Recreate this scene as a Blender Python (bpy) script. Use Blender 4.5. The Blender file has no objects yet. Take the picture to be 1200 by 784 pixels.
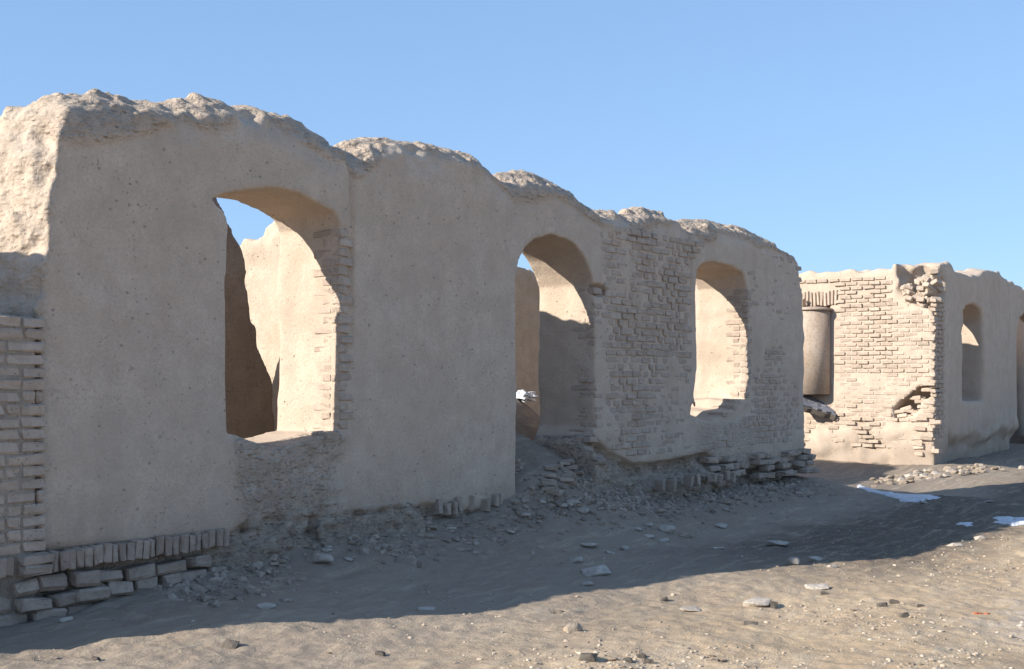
import bpy, bmesh, math, random
import numpy as np
from mathutils import Vector, Matrix

scene = bpy.context.scene
COL = scene.collection

# ------------------------------------------------------------------ camera
# world: x runs along the main ruin (to the right, receding), y goes into the
# building, z up.  The facade's outer face is the plane y = 0.
EYE = 1.55
CAM_Y = -7.22
HEAD = math.atan2(.591, .806)
cam_data = bpy.data.cameras.new('camera')
cam = bpy.data.objects.new('camera', cam_data)
COL.objects.link(cam)
cam.location = (0, CAM_Y, EYE)
cam.rotation_euler = (math.radians(90), 0, HEAD - math.radians(90))
cam_data.sensor_width = 36
cam_data.lens = 45
cam_data.shift_y = 56 / 1200
cam_data.clip_start = .05
cam_data.clip_end = 3000
scene.camera = cam

# ------------------------------------------------------------------ light
SUN_TO = Vector((1.0, -0.545, -0.545)).normalized()      # the way the light travels
SUN_EL = math.asin(-SUN_TO.z)
SUN_AZ = math.atan2(-SUN_TO.x, -SUN_TO.y)                 # clockwise from +y
world = bpy.data.worlds.new('World')
scene.world = world
world.use_nodes = True
wn = world.node_tree
sky = wn.nodes.new('ShaderNodeTexSky')
sky.sky_type = 'NISHITA'
sky.sun_disc = False
sky.sun_elevation = SUN_EL
sky.sun_rotation = SUN_AZ
sky.altitude = 1500
sky.air_density = 1.0
sky.dust_density = 0.3
sky.ozone_density = 3.0
bgn = wn.nodes['Background']
gam = wn.nodes.new('ShaderNodeGamma'); gam.inputs['Gamma'].default_value = .42     # flattens the sky's brightness gradient
wn.links.new(sky.outputs[0], gam.inputs['Color'])
tint = wn.nodes.new('ShaderNodeMix'); tint.data_type = 'RGBA'; tint.blend_type = 'MULTIPLY'; tint.inputs['Factor'].default_value = 1
tint.inputs['B'].default_value = (.98, 1.32, 1.76, 1)
wn.links.new(gam.outputs[0], tint.inputs['A'])
wn.links.new(tint.outputs['Result'], bgn.inputs['Color'])
bgn.inputs['Strength'].default_value = .15
sun_data = bpy.data.lights.new('sun', 'SUN')
sun_data.energy = 4.4
sun_data.angle = math.radians(.53)
sun_data.color = (1.0, .94, .84)
sun = bpy.data.objects.new('sun', sun_data)
sun.rotation_euler = SUN_TO.to_track_quat('-Z', 'Y').to_euler()
sun.location = (-12, 10, 12)
COL.objects.link(sun)
scene.view_settings.view_transform = 'Standard'
scene.view_settings.look = 'None'
scene.view_settings.exposure = 0.88
scene.view_settings.gamma = 1
scene.cycles.max_bounces = 6
scene.cycles.diffuse_bounces = 4

# ------------------------------------------------------------------ helpers
RNG = random.Random(7)

def ray(px, py):
    dx = (px - 600) / 1500; dz = (448 - py) / 1500
    return (.806 + .591 * dx, .591 - .806 * dx, dz)

def at_y(px, py, y=0.0):
    """the point where the sight line of a photo pixel meets the plane at this y"""
    d = ray(px, py); t = (y - CAM_Y) / d[1]
    return (d[0] * t, y, EYE + d[2] * t)

def at_x(px, py, x):
    d = ray(px, py); t = x / d[0]
    return (x, CAM_Y + d[1] * t, EYE + d[2] * t)

def at_ground(px, py):
    """where the sight line of a photo pixel first meets the ground"""
    d = ray(px, py)
    t = np.arange(4.5, 45, .02)
    X, Y, Z = d[0] * t, CAM_Y + d[1] * t, EYE + d[2] * t
    k = np.nonzero(ground_h(X, Y, False) >= Z)[0]
    k = k[0] if len(k) else len(t) - 1
    x, y = X[k], Y[k]
    return (float(x), float(y), float(ground_h(np.array([x]), np.array([y]))[0]))

def bw(t):
    return ((1 - t) ** 3 / 6, (3 * t ** 3 - 6 * t ** 2 + 4) / 6, (-3 * t ** 3 + 3 * t ** 2 + 3 * t + 1) / 6, t ** 3 / 6)

_LAT = np.random.RandomState(11).rand(64, 64, 64).astype(np.float32) * 2 - 1

def gnoise(xs, ys, zs, f, seed=0, fz=None):
    """smooth noise on a tensor grid, roughly -1..1"""
    fx, fy, fz2 = (f, f, fz if fz else f) if not isinstance(f, tuple) else f
    out = _LAT
    for ax, (c, ff) in enumerate(((xs, fx), (ys, fy), (zs, fz2))):
        q = np.asarray(c, float) * ff + 17.31 * (seed + 1) + ax * 7.77
        i = np.floor(q).astype(int); w = bw(q - i)
        acc = 0
        for k in range(4):
            sh = [1, 1, 1]; sh[ax] = len(q)
            acc = acc + np.take(out, (i + k) % 64, axis=ax) * w[k].astype(np.float32).reshape(sh)
        out = acc
    return out * 2.4

def pnoise(x, y, z, f, seed=0):
    """the same noise at scattered points"""
    x = np.asarray(x, float); y = np.asarray(y, float) + 0 * x; z = np.asarray(z, float) + 0 * x
    qs = []
    for ax, c in enumerate((x, y, z)):
        q = c * f + 17.31 * (seed + 1) + ax * 7.77
        i = np.floor(q).astype(int); qs.append((i, bw(q - i)))
    out = np.zeros_like(x)
    for a in range(4):
        for b in range(4):
            for c in range(4):
                out += _LAT[(qs[0][0] + a) % 64, (qs[1][0] + b) % 64, (qs[2][0] + c) % 64] * qs[0][1][a] * qs[1][1][b] * qs[2][1][c]
    return out * 2.4

def sstep(a, b, x):
    t = np.clip((x - a) / (b - a), 0, 1); return t * t * (3 - 2 * t)

def smax(a, b, k):
    h = np.clip(.5 + .5 * (a - b) / k, 0, 1)
    return b * (1 - h) + a * h + k * h * (1 - h)

def smin(a, b, k): return -smax(-a, -b, k)

def poly_sdf(P, X, Z):
    """signed distance to a polygon in the x-z plane (negative inside)"""
    d = np.full(X.shape, 1e9); ins = np.zeros(X.shape, bool)
    n = len(P)
    for i in range(n):
        ax, az = P[i]; bx, bz = P[(i + 1) % n]
        ex, ez = bx - ax, bz - az
        t = np.clip(((X - ax) * ex + (Z - az) * ez) / (ex * ex + ez * ez + 1e-12), 0, 1)
        d = np.minimum(d, np.hypot(X - ax - ex * t, Z - az - ez * t))
        c = ((az > Z) != (bz > Z)) & (X < (bx - ax) * (Z - az) / (bz - az + 1e-12) + ax)
        ins ^= c
    return np.where(ins, -d, d)

def mesh_from(name, V, F, smooth=True):
    V = np.asarray(V, np.float32); F = np.asarray(F, np.int32)
    me = bpy.data.meshes.new(name)
    me.vertices.add(len(V)); me.vertices.foreach_set('co', V.ravel())
    k = F.shape[1]
    me.loops.add(F.size); me.loops.foreach_set('vertex_index', F.ravel())
    me.polygons.add(len(F))
    me.polygons.foreach_set('loop_start', np.arange(0, F.size, k, dtype=np.int32))
    me.polygons.foreach_set('loop_total', np.full(len(F), k, np.int32))
    me.polygons.foreach_set('use_smooth', np.full(len(F), smooth, bool))
    me.update(calc_edges=True); me.validate()
    return me

def nets(F, xs, ys, zs):
    """surface nets of a field on a tensor grid; solid where F < 0"""
    F = F.copy().astype(np.float32)
    F[0] = F[-1] = 1; F[:, 0] = F[:, -1] = 1; F[:, :, 0] = F[:, :, -1] = 1
    S = F < 0
    nx, ny, nz = F.shape
    c = np.zeros((nx - 1, ny - 1, nz - 1), np.int8)
    for a in (0, 1):
        for b in (0, 1):
            for d in (0, 1):
                c += S[a:nx - 1 + a, b:ny - 1 + b, d:nz - 1 + d]
    act = (c > 0) & (c < 8)
    I, J, K = np.nonzero(act)
    idx = np.full(act.shape, -1, np.int32); idx[I, J, K] = np.arange(len(I))
    pos = np.zeros((len(I), 3)); cnt = np.zeros(len(I))
    for ax in range(3):
        o = [a for a in range(3) if a != ax]
        for u in (0, 1):
            for v in (0, 1):
                off = [0, 0, 0]; off[o[0]] = u; off[o[1]] = v
                p0 = [I + off[0], J + off[1], K + off[2]]
                p1 = list(p0); p1[ax] = p0[ax] + 1
                f0 = F[p0[0], p0[1], p0[2]]; f1 = F[p1[0], p1[1], p1[2]]
                m = (f0 < 0) != (f1 < 0)
                t = np.where(m, f0 / np.where(m, f0 - f1, 1), 0)
                q = [off[0] + 0 * t, off[1] + 0 * t, off[2] + 0 * t]; q[ax] = t
                for a in range(3): pos[:, a] += np.where(m, q[a], 0)
                cnt += m
    pos /= cnt[:, None]
    V = np.stack([np.interp(I + pos[:, 0], np.arange(nx), xs), np.interp(J + pos[:, 1], np.arange(ny), ys),
                  np.interp(K + pos[:, 2], np.arange(nz), zs)], 1)
    Q = []
    for ax in range(3):
        s0 = [slice(None)] * 3; s1 = [slice(None)] * 3
        s0[ax] = slice(0, -1); s1[ax] = slice(1, None)
        A, B = S[tuple(s0)], S[tuple(s1)]
        E = np.array(np.nonzero(A != B))
        o = [(1, 2), (2, 0), (0, 1)][ax]
        ok = (E[o[0]] > 0) & (E[o[1]] > 0) & (E[o[0]] < (nx, ny, nz)[o[0]] - 1) & (E[o[1]] < (nx, ny, nz)[o[1]] - 1)
        E = E[:, ok]
        def cell(du, dv):
            e = E.copy(); e[o[0]] -= du; e[o[1]] -= dv
            return idx[e[0], e[1], e[2]]
        q = np.stack([cell(1, 1), cell(0, 1), cell(0, 0), cell(1, 0)], 1)
        inside_low = A[tuple(E)]
        q = np.where(inside_low[:, None], q, q[:, ::-1])
        Q.append(q)
    Q = np.concatenate(Q); Q = Q[(Q >= 0).all(1)]
    return V, Q

def link(o, parent=None, kind=None):
    COL.objects.link(o)
    if parent:
        o.parent = parent
    if kind: o['kind'] = kind
    return o

def thing(name, label, cat, loc=(0, 0, 0), group=None):
    o = bpy.data.objects.new(name, None); COL.objects.link(o)
    o.location = loc; o.empty_display_size = .2
    o['label'] = label; o['category'] = cat
    if group: o['group'] = group
    return o

def tag(o, label, cat, group=None):
    o['label'] = label; o['category'] = cat
    if group: o['group'] = group
    return o

def sdf_object(name, xs, ys, zs, fn, mat, parent=None, base=None, broken=None):
    F = fn(xs[:, None, None], ys[None, :, None], zs[None, None, :], xs, ys, zs)
    V, Q = nets(F, xs, ys, zs)
    if base is None: base = parent.location if parent else Vector((0, 0, 0))
    V = V - np.array(base)
    me = mesh_from(name, V, Q); me.materials.append(mat)
    if broken is not None:
        at = me.attributes.new('broken', 'FLOAT', 'POINT')
        at.data.foreach_set('value', broken(V + np.array(base)).astype(np.float32))
    o = bpy.data.objects.new(name, me)
    link(o, parent)
    if not parent: o.location = base
    return o

# ------------------------------------------------------------------ materials
class NT:
    def __init__(s, name):
        s.m = bpy.data.materials.new(name); s.m.use_nodes = True
        s.t = s.m.node_tree; s.n = s.t.nodes; s.b = s.n['Principled BSDF']
        s.pos = s.n.new('ShaderNodeNewGeometry').outputs['Position']
        s.b.inputs['Specular IOR Level'].default_value = .15
    def link(s, a, b): s.t.links.new(a, b)
    def noise(s, scale, detail=4, rough=.55, vec=None, dist=0, stretch=None):
        n = s.n.new('ShaderNodeTexNoise'); n.inputs['Scale'].default_value = scale
        n.inputs['Detail'].default_value = detail; n.inputs['Roughness'].default_value = rough
        n.inputs['Distortion'].default_value = dist
        v = vec or s.pos
        if stretch:
            mp = s.n.new('ShaderNodeMapping'); mp.inputs['Scale'].default_value = stretch
            s.link(v, mp.inputs['Vector']); v = mp.outputs[0]
        s.link(v, n.inputs['Vector']); return n.outputs['Fac']
    def vor(s, scale, feature='F1', vec=None, stretch=None):
        n = s.n.new('ShaderNodeTexVoronoi'); n.inputs['Scale'].default_value = scale; n.feature = feature
        v = vec or s.pos
        if stretch:
            mp = s.n.new('ShaderNodeMapping'); mp.inputs['Scale'].default_value = stretch
            s.link(v, mp.inputs['Vector']); v = mp.outputs[0]
        s.link(v, n.inputs['Vector']); return n.outputs['Distance']
    def ramp(s, fac, stops):
        n = s.n.new('ShaderNodeValToRGB'); e = n.color_ramp.elements
        while len(e) < len(stops): e.new(.5)
        for k, (p, c) in enumerate(stops):
            e[k].position = p; e[k].color = (*c, 1) if isinstance(c, tuple) else (c, c, c, 1)
        s.link(fac, n.inputs[0]); return n.outputs[0]
    def mix(s, fac, a, b, mode='MIX'):
        n = s.n.new('ShaderNodeMix'); n.data_type = 'RGBA'; n.blend_type = mode
        for sock, v in ((n.inputs['Factor'], fac), (n.inputs['A'], a), (n.inputs['B'], b)):
            if isinstance(v, (int, float)): sock.default_value = v
            elif isinstance(v, tuple): sock.default_value = (*v, 1)
            else: s.link(v, sock)
        return n.outputs['Result']
    def math(s, op, a, b=0, c=None):
        n = s.n.new('ShaderNodeMath'); n.operation = op
        for k, v in enumerate((a, b) if c is None else (a, b, c)):
            if isinstance(v, (int, float)): n.inputs[k].default_value = v
            else: s.link(v, n.inputs[k])
        return n.outputs[0]
    def xyz(s):
        n = s.n.new('ShaderNodeSeparateXYZ'); s.link(s.pos, n.inputs[0]); return n.outputs
    def rand(s):
        return s.n.new('ShaderNodeObjectInfo').outputs['Random']
    def smooth(s, v, a, b):
        n = s.n.new('ShaderNodeMapRange'); n.interpolation_type = 'SMOOTHSTEP'
        s.link(v, n.inputs[0]); n.inputs[1].default_value = a; n.inputs[2].default_value = b
        return n.outputs[0]
    def done(s, color, heights, rough=.95):
        s.link(color, s.b.inputs['Base Color']) if not isinstance(color, tuple) else None
        if isinstance(rough, (int, float)): s.b.inputs['Roughness'].default_value = rough
        else: s.link(rough, s.b.inputs['Roughness'])
        nrm = None
        for h, dist in heights:
            bp = s.n.new('ShaderNodeBump'); bp.inputs['Strength'].default_value = 1
            bp.inputs['Distance'].default_value = dist
            s.link(h, bp.inputs['Height'])
            if nrm: s.link(nrm, bp.inputs['Normal'])
            nrm = bp.outputs[0]
        if nrm: s.link(nrm, s.b.inputs['Normal'])
        return s.m

def plaster_material(name, base, dark, pale, joints=False):
    t = NT(name)
    big = t.noise(.9, 4, .6)
    mid = t.noise(5, 5, .62)
    fine = t.noise(42, 4, .7)
    grit = t.noise(150, 2, .6)
    c = t.mix(t.ramp(big, [(.32, 0.0), (.68, 1.0)]), base, pale)
    c = t.mix(t.math('MULTIPLY', t.ramp(mid, [(.38, 1.0), (.60, 0.0)]), .34), c, dark)
    # little holes left by straw and grit
    sp = t.vor(9, 'F1', stretch=(1, 1, 1.5))
    spn = t.noise(3.1, 3, .6)
    hole = t.math('MULTIPLY', t.ramp(sp, [(.075, 1.0), (.13, 0.0)]), t.ramp(spn, [(.42, 0.0), (.52, 1.0)]))
    sp2 = t.vor(26, 'F1')
    hole2 = t.math('MULTIPLY', t.ramp(sp2, [(.10, 1.0), (.2, 0.0)]), t.ramp(t.noise(5.7, 3, .6), [(.46, 0.0), (.58, 1.0)]))
    holes = t.math('MAXIMUM', hole, t.math('MULTIPLY', hole2, .7))
    c = t.mix(t.math('MULTIPLY', holes, .55), c, tuple(v * .45 for v in dark))
    # pale straw flecks
    st = t.vor(34, 'F1', stretch=(.45, .45, 1.6))
    flk = t.math('MULTIPLY', t.ramp(st, [(.05, 1.0), (.11, 0.0)]), .35)
    c = t.mix(flk, c, tuple(min(1, v * 1.35) for v in pale))
    c = t.mix(t.math('MULTIPLY', t.ramp(fine, [(.34, 1.0), (.62, 0.0)]), .38), c, dark)
    c = t.mix(t.math('MULTIPLY', t.ramp(t.noise(95, 3, .7), [(.42, 1.0), (.58, 0.0)]), .22), c, dark)
    c = t.mix(t.math('MULTIPLY', t.ramp(t.noise(60, 3, .7, stretch=(1, 1, 2.2)), [(.52, 0.0), (.66, 1.0)]), .40), c, pale)
    blot = t.noise(1.6, 6, .68, dist=.6)
    c = t.mix(t.math('MULTIPLY', t.ramp(blot, [(.50, 0.0), (.58, 1.0)]), .42), c, tuple(v * .82 for v in base))
    crk = t.math('ABSOLUTE', t.math('SUBTRACT', t.noise(2.1, 5, .55, dist=.3), .5))
    crk = t.math('MULTIPLY', t.ramp(crk, [(.002, 1.0), (.008, 0.0)]), t.ramp(t.noise(.9, 2, .5), [(.52, 0.0), (.62, 1.0)]))
    c = t.mix(t.math('MULTIPLY', crk, .45), c, dark)
    # run-off streaks
    run = t.noise(2.2, 4, .6, stretch=(1.6, 1.6, .22))
    c = t.mix(t.math('MULTIPLY', t.ramp(run, [(.5, 0.0), (.75, 1.0)]), .28), c, dark)
    # rain cracks
    ck = t.vor(2.3, 'DISTANCE_TO_EDGE', vec=None)
    return t, c, holes, mid, fine, grit

def make_plaster(name, base, dark, pale, rough_bump=1.0, damp=True):
    t, c, holes, mid, fine, grit = plaster_material(name, base, dark, pale)
    z = t.xyz()[2]
    if damp:
        wob = t.math('ADD', z, t.math('MULTIPLY', t.noise(1.7, 4, .6), -.9))
        dm = t.math('SUBTRACT', 1.0, t.smooth(wob, -.25, .35))
        c = t.mix(t.math('MULTIPLY', dm, .45), c, tuple(v * .62 for v in dark))
    hs = [(mid, .009 * rough_bump), (fine, .006 * rough_bump), (grit, .003 * rough_bump), (t.math('SUBTRACT', 1.0, holes), .006)]
    # broken surface (weathered tops, undercut base): stored per vertex as 'broken'
    at = t.n.new('ShaderNodeAttribute'); at.attribute_name = 'broken'
    br = at.outputs['Fac']
    lump = t.noise(9, 6, .72, dist=.5); clod = t.vor(17, 'F1', stretch=(1, 1, 1.7)); lay = t.noise(3, 4, .6, stretch=(1, 1, 7))
    c = t.mix(t.math('MULTIPLY', br, t.ramp(lump, [(.40, .42), (.58, 0.0)])), c, tuple(v * .8 for v in dark))
    c = t.mix(t.math('MULTIPLY', br, t.ramp(lay, [(.5, 0.0), (.66, .5)])), c, pale)
    hs += [(t.math('MULTIPLY', br, lump), .07), (t.math('MULTIPLY', br, t.ramp(clod, [(.0, 1.0), (.55, 0.0)])), .025), (t.math('MULTIPLY', br, lay), .03)]
    return t.done(c, hs)

MUD = make_plaster('mud_plaster', (.56, .445, .345), (.36, .28, .215), (.62, .51, .405))
MUD_ROUGH = make_plaster('crumbling_mud', (.40, .335, .27), (.25, .205, .165), (.48, .41, .335), 2.6)
MUD_WARM = make_plaster('bounce_warm_inner_mud', (.54, .39, .26), (.34, .24, .155), (.60, .45, .32), 1.5)  # ochre tint carries warm bounced light in the colour
MUD_DARK = make_plaster('shade_dark_inner_mud', (.21, .185, .165), (.10, .085, .072), (.27, .24, .215), 2.4)  # darker copy of the mud, room shade put into its colour

def make_brick(name, lo, hi, bump=1.0):
    t = NT(name)
    r = t.rand()
    c = t.mix(r, lo, hi)
    big = t.noise(1.3, 3, .6)
    c = t.mix(t.math('MULTIPLY', t.ramp(big, [(.35, 0.0), (.7, 1.0)]), .5), c, (.43, .365, .30))
    mid = t.noise(14, 4, .65); fine = t.noise(70, 4, .7)
    c = t.mix(t.math('MULTIPLY', t.ramp(mid, [(.4, 1.0), (.62, 0.0)]), .42), c, tuple(v * .68 for v in lo))
    pit = t.ramp(t.vor(40, 'F1'), [(.1, 1.0), (.24, 0.0)])
    pit = t.math('MULTIPLY', pit, t.ramp(t.noise(11, 2, .5), [(.48, 0.0), (.6, 1.0)]))
    c = t.mix(t.math('MULTIPLY', pit, .5), c, tuple(v * .4 for v in lo))
    return t.done(c, [(mid, .010 * bump), (fine, .004 * bump), (t.math('SUBTRACT', 1.0, pit), .005)])

BRICK = make_brick('mud_brick', (.41, .32, .25), (.52, .415, .33))
BRICK_FOOT = make_brick('footing_brick', (.34, .265, .21), (.46, .37, .30), 1.6)
BRICK_PALE = make_brick('pale_brick', (.45, .35, .27), (.56, .45, .355))

def make_stone(name, lo, hi):
    t = NT(name)
    c = t.mix(t.rand(), lo, hi)
    m = t.noise(18, 5, .65); f = t.noise(90, 3, .6)
    c = t.mix(t.math('MULTIPLY', t.ramp(m, [(.38, 1.0), (.6, 0.0)]), .5), c, tuple(v * .6 for v in lo))
    return t.done(c, [(m, .012), (f, .004)], .9)

STONE = make_stone('pale_stone', (.40, .345, .29), (.56, .49, .415))
STONE_DARK = make_stone('dark_clod', (.10, .085, .072), (.17, .145, .12))
STONE_WARM = make_stone('mud_clod', (.32, .25, .19), (.43, .35, .27))
RED = make_stone('red_scrap', (.46, .14, .07), (.55, .20, .11))

SLAB = make_stone('shade_grey_slab', (.20, .20, .225), (.24, .24, .27))  # grey stands in for shade on the slab top
def make_snow():
    t = NT('old_snow')
    m = t.noise(9, 5, .6); f = t.noise(60, 3, .6)
    c = t.mix(t.ramp(m, [(.35, 0.0), (.7, 1.0)]), (.62, .64, .68), (.82, .84, .88))
    c = t.mix(t.math('MULTIPLY', t.ramp(f, [(.45, 0.0), (.62, 1.0)]), .65), c, (.33, .29, .26))
    t.b.inputs['Subsurface Weight'].default_value = 0
    return t.done(c, [(m, .02), (f, .006)], .7)
SNOW = make_snow()

def make_ground():
    t = NT('dry_earth')
    X, Y, Z = t.xyz()
    big = t.noise(.45, 5, .6, dist=.4)
    mid = t.noise(2.6, 6, .65, dist=.6)
    fine = t.noise(17, 5, .7)
    grit = t.noise(75, 4, .75)
    c = t.mix(t.ramp(big, [(.35, 0.0), (.65, 1.0)]), (.42, .30, .185), (.53, .395, .26))
    # pale silty crust in loose drifts
    silt = t.ramp(t.noise(1.1, 7, .72, dist=.8, stretch=(.55, 1.5, 1)), [(.50, 0.0), (.63, 1.0)])
    c = t.mix(t.math('MULTIPLY', silt, .30), c, (.62, .52, .39))
    c = t.mix(t.math('MULTIPLY', t.ramp(mid, [(.34, 1.0), (.52, 0.0)]), .28), c, (.38, .285, .19))
    tr = t.noise(1.9, 6, .7, dist=1.0, stretch=(.4, 1.6, 1))
    c = t.mix(t.math('MULTIPLY', t.ramp(tr, [(.45, 0.0), (.66, 1.0)]), .40), c, (.42, .31, .205))
    # shade along the foot of the ruin, put into the earth colour
    wall_shade = t.smooth(t.math('ADD', Y, t.math('MULTIPLY', t.noise(.8, 3, .6), 1.2)), -3.3, -1.4)
    c = t.mix(t.math('MULTIPLY', wall_shade, .7), c, (.25, .215, .185))
    deep_shade = t.smooth(t.math('ADD', Y, t.math('MULTIPLY', t.noise(1.3, 4, .6), .5)), -.75, .45)
    c = t.mix(t.math('MULTIPLY', deep_shade, .62), c, (.17, .145, .125))  # doorway and wall-foot shade darkened further in the colour
    # wet, thawing earth round the old snow further along
    wx = t.smooth(t.math('ADD', X, t.math('MULTIPLY', t.noise(.7, 4, .6), 2.4)), 9.6, 12.6)
    yw = t.math('ADD', Y, t.math('MULTIPLY', t.noise(1.1, 5, .65), 1.2))
    wy = t.math('MULTIPLY', t.smooth(yw, -3.5, -2.7), t.math('SUBTRACT', 1.0, t.smooth(yw, -1.5, -.5)))
    wet = t.math('MULTIPLY', t.math('MULTIPLY', wx, wy), .85)
    c = t.mix(wet, c, (.085, .068, .055))
    # whitish crust in the near corner
    fx = t.math('MULTIPLY', t.smooth(t.math('ADD', X, t.math('MULTIPLY', t.noise(1.6, 5, .7), 1.6)), 8.4, 9.6),
                t.math('SUBTRACT', 1.0, t.smooth(t.math('ADD', Y, t.math('MULTIPLY', t.noise(2.2, 6, .72), 2.2)), -4.2, -3.4)))
    fleck = t.ramp(t.noise(26, 5, .75, stretch=(.6, 1.3, 1)), [(.42, 0.0), (.60, 1.0)])
    c = t.mix(t.math('MULTIPLY', fx, t.math('MULTIPLY_ADD', fleck, .6, .2)), c, (.70, .63, .56))
    strk = t.ramp(t.noise(5.5, 6, .72, dist=.5, stretch=(.3, 1.7, 1)), [(.52, 0.0), (.64, 1.0)])
    c = t.mix(t.math('MULTIPLY', strk, .34), c, (.64, .53, .39))
    strk2 = t.ramp(t.noise(4.1, 6, .72, dist=.5, stretch=(.3, 1.5, 1)), [(.54, 0.0), (.66, 1.0)])
    c = t.mix(t.math('MULTIPLY', strk2, .45), c, (.34, .25, .175))
    # small dark bits and pale chips pressed into the surface
    v = t.vor(16, 'F1'); nn = t.noise(4.3, 4, .6)
    bits = t.math('MULTIPLY', t.ramp(v, [(.10, 1.0), (.2, 0.0)]), t.ramp(nn, [(.5, 0.0), (.6, 1.0)]))
    c = t.mix(t.math('MULTIPLY', bits, .6), c, (.10, .078, .06))
    v2 = t.vor(23, 'F1'); n2 = t.noise(6.1, 4, .6, stretch=(1, 1, 3))
    chips = t.math('MULTIPLY', t.ramp(v2, [(.1, 1.0), (.22, 0.0)]), t.ramp(n2, [(.52, 0.0), (.62, 1.0)]))
    c = t.mix(t.math('MULTIPLY', chips, .4), c, (.62, .54, .45))
    c = t.mix(t.math('MULTIPLY', t.ramp(fine, [(.35, 1.0), (.65, 0.0)]), .3), c, (.30, .235, .17))
    c = t.mix(t.math('MULTIPLY', t.ramp(grit, [(.38, 1.0), (.55, 0.0)]), .2), c, (.28, .22, .16))
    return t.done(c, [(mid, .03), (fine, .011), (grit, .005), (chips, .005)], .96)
GROUND = make_ground()

def make_bag():
    t = NT('white_plastic')
    c = t.mix(t.ramp(t.noise(14, 3, .6), [(.4, 0.0), (.6, 1.0)]), (.62, .66, .72), (.8, .82, .84))
    return t.done(c, [(t.noise(25, 3, .6), .02)], .45)
BAG = make_bag()

# ------------------------------------------------------------------ ground
def mound(x, y):
    """how high the fallen mud lies against the facade"""
    crest = np.interp(x, [3.0, 4.6, 5.4, 6.3, 7.6, 8.8, 10.0, 10.6, 11.4, 13.0, 15.0, 16.6, 17.6, 19.0], [.0, .0, .08, .20, .30, .30, .38, .42, .34, .26, .30, .32, .18, .0])
    wid = np.interp(x, [4, 6, 9, 10.5, 14, 17], [.5, .9, 1.2, 1.5, 1.6, 1.5])
    f = np.clip(-y / wid, -.0, 1)
    prof = np.where(y > 0, 1.0, (1 - f) ** 1.6)
    prof = prof * (1 - sstep(1.2, 2.6, y))
    return crest * prof

def ground_h(x, y, fine=True):
    x = np.asarray(x, float); y = np.asarray(y, float)
    near = 1 - sstep(26, 60, np.hypot(x - 8, y + 2))
    h = mound(x, y)
    h = h + near * (.045 * pnoise(x, y, 0, .55, 1) + .030 * pnoise(x, y, 0, 1.6, 2))
    # heap of fallen bricks and mud in the doorway
    dx = (x - 10.75) / .95; dy = (y - .9)
    hp = np.exp(-dx * dx) * np.where(dy < 0, np.exp(-(dy / .95) ** 2), np.exp(-(dy / 2.4) ** 2))
    h = h + .62 * hp
    h = h + .86 * np.exp(-((x - 12.35) / .9) ** 2 - ((y - 2.2) / .9) ** 2)
    # hollow between the two ruins, where snow has stayed
    h = h - .14 * np.exp(-((x - 19.3) / 1.6) ** 2 - ((y + 1.3) / 1.5) ** 2)
    h = h + .13 * np.exp(-((x - 16.6) / 1.5) ** 2 - ((y + 2.0) / 1.1) ** 2)
    # rubble skirt of the far ruin
    h = h + .16 * np.exp(-(np.clip(22.0 - x, 0, None) / .6) ** 2) * np.exp(-(np.clip(-.1 - y, 0, None) / .7) ** 2) * near
    # room floors behind the facade
    h = h + .45 * sstep(.9, 1.8, y) * (1 - sstep(15.8, 16.6, x)) * sstep(4.4, 5.2, x) * near
    if fine:
        rough = .5 + .5 * sstep(-2.2, -.4, y)
        h = h + near * (.006 * pnoise(x, y, 0, 4.5, 3) * (1 + rough) + .0055 * pnoise(x, y, 0, 11, 4) * (1 + rough) + .0045 * pnoise(x, y, 0, 26, 5) * (1 + rough))
        h = h + near * .004 * np.abs(pnoise(x * .7, y * 1.8, 0, 6, 8))
    h = h + (1 - near) * 1.2 * pnoise(x, y, 0, .012, 6) * sstep(80, 400, np.hypot(x, y))
    return h

def axis(a, b, h, far, grow=1.13):
    c = list(np.arange(a, b + h / 2, h)); s = h
    while c[-1] < far: s = min(s * grow, 60); c.append(c[-1] + s)
    s = h
    while c[0] > -far: s = min(s * grow, 60); c.insert(0, c[0] - s)
    return np.array(c)
gx = np.concatenate([axis(3.4, 12.0, .026, 1500)[:0], axis(3.4, 16.0, .028, 1500)])
gy = axis(-4.9, .3, .024, 1500)
GX, GY = np.meshgrid(gx, gy, indexing='ij')
GZ = ground_h(GX.ravel(), GY.ravel()).reshape(GX.shape)
nx, ny = GX.shape
ii = np.arange(nx * ny).reshape(nx, ny)
gq = np.stack([ii[:-1, :-1], ii[1:, :-1], ii[1:, 1:], ii[:-1, 1:]], -1).reshape(-1, 4)
gm = mesh_from('ground', np.stack([GX, GY, GZ], -1).reshape(-1, 3), gq)
gm.materials.append(GROUND)
ground = bpy.data.objects.new('ground', gm); link(ground, None, 'structure')

# ------------------------------------------------------------------ brick and stone meshes
def brick_mesh(seed, size, mat, wear=.014):
    """an eroded brick, 12 to 60 faces, long side on x"""
    r = random.Random(seed)
    bm = bmesh.new(); bmesh.ops.create_cube(bm, size=1)
    bmesh.ops.scale(bm, vec=size, verts=bm.verts)
    bmesh.ops.bevel(bm, geom=list(bm.edges), offset=min(size) * .16, segments=1, affect='EDGES', profile=.5)
    for v in bm.verts:
        v.co += Vector((r.uniform(-1, 1), r.uniform(-1, 1), r.uniform(-1, 1))) * wear * .5
    # a knocked-off corner
    s = Vector((r.choice((-1, 1)), -1, r.choice((-1, 1))))
    for v in bm.verts:
        if v.co.x * s.x > size[0] * .28 and v.co.y < 0 and v.co.z * s.z > 0:
            v.co *= r.uniform(.86, .98)
    me = bpy.data.meshes.new('brick'); bm.to_mesh(me); bm.free()
    me.materials.append(mat)
    for p in me.polygons: p.use_smooth = False
    return me

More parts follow.
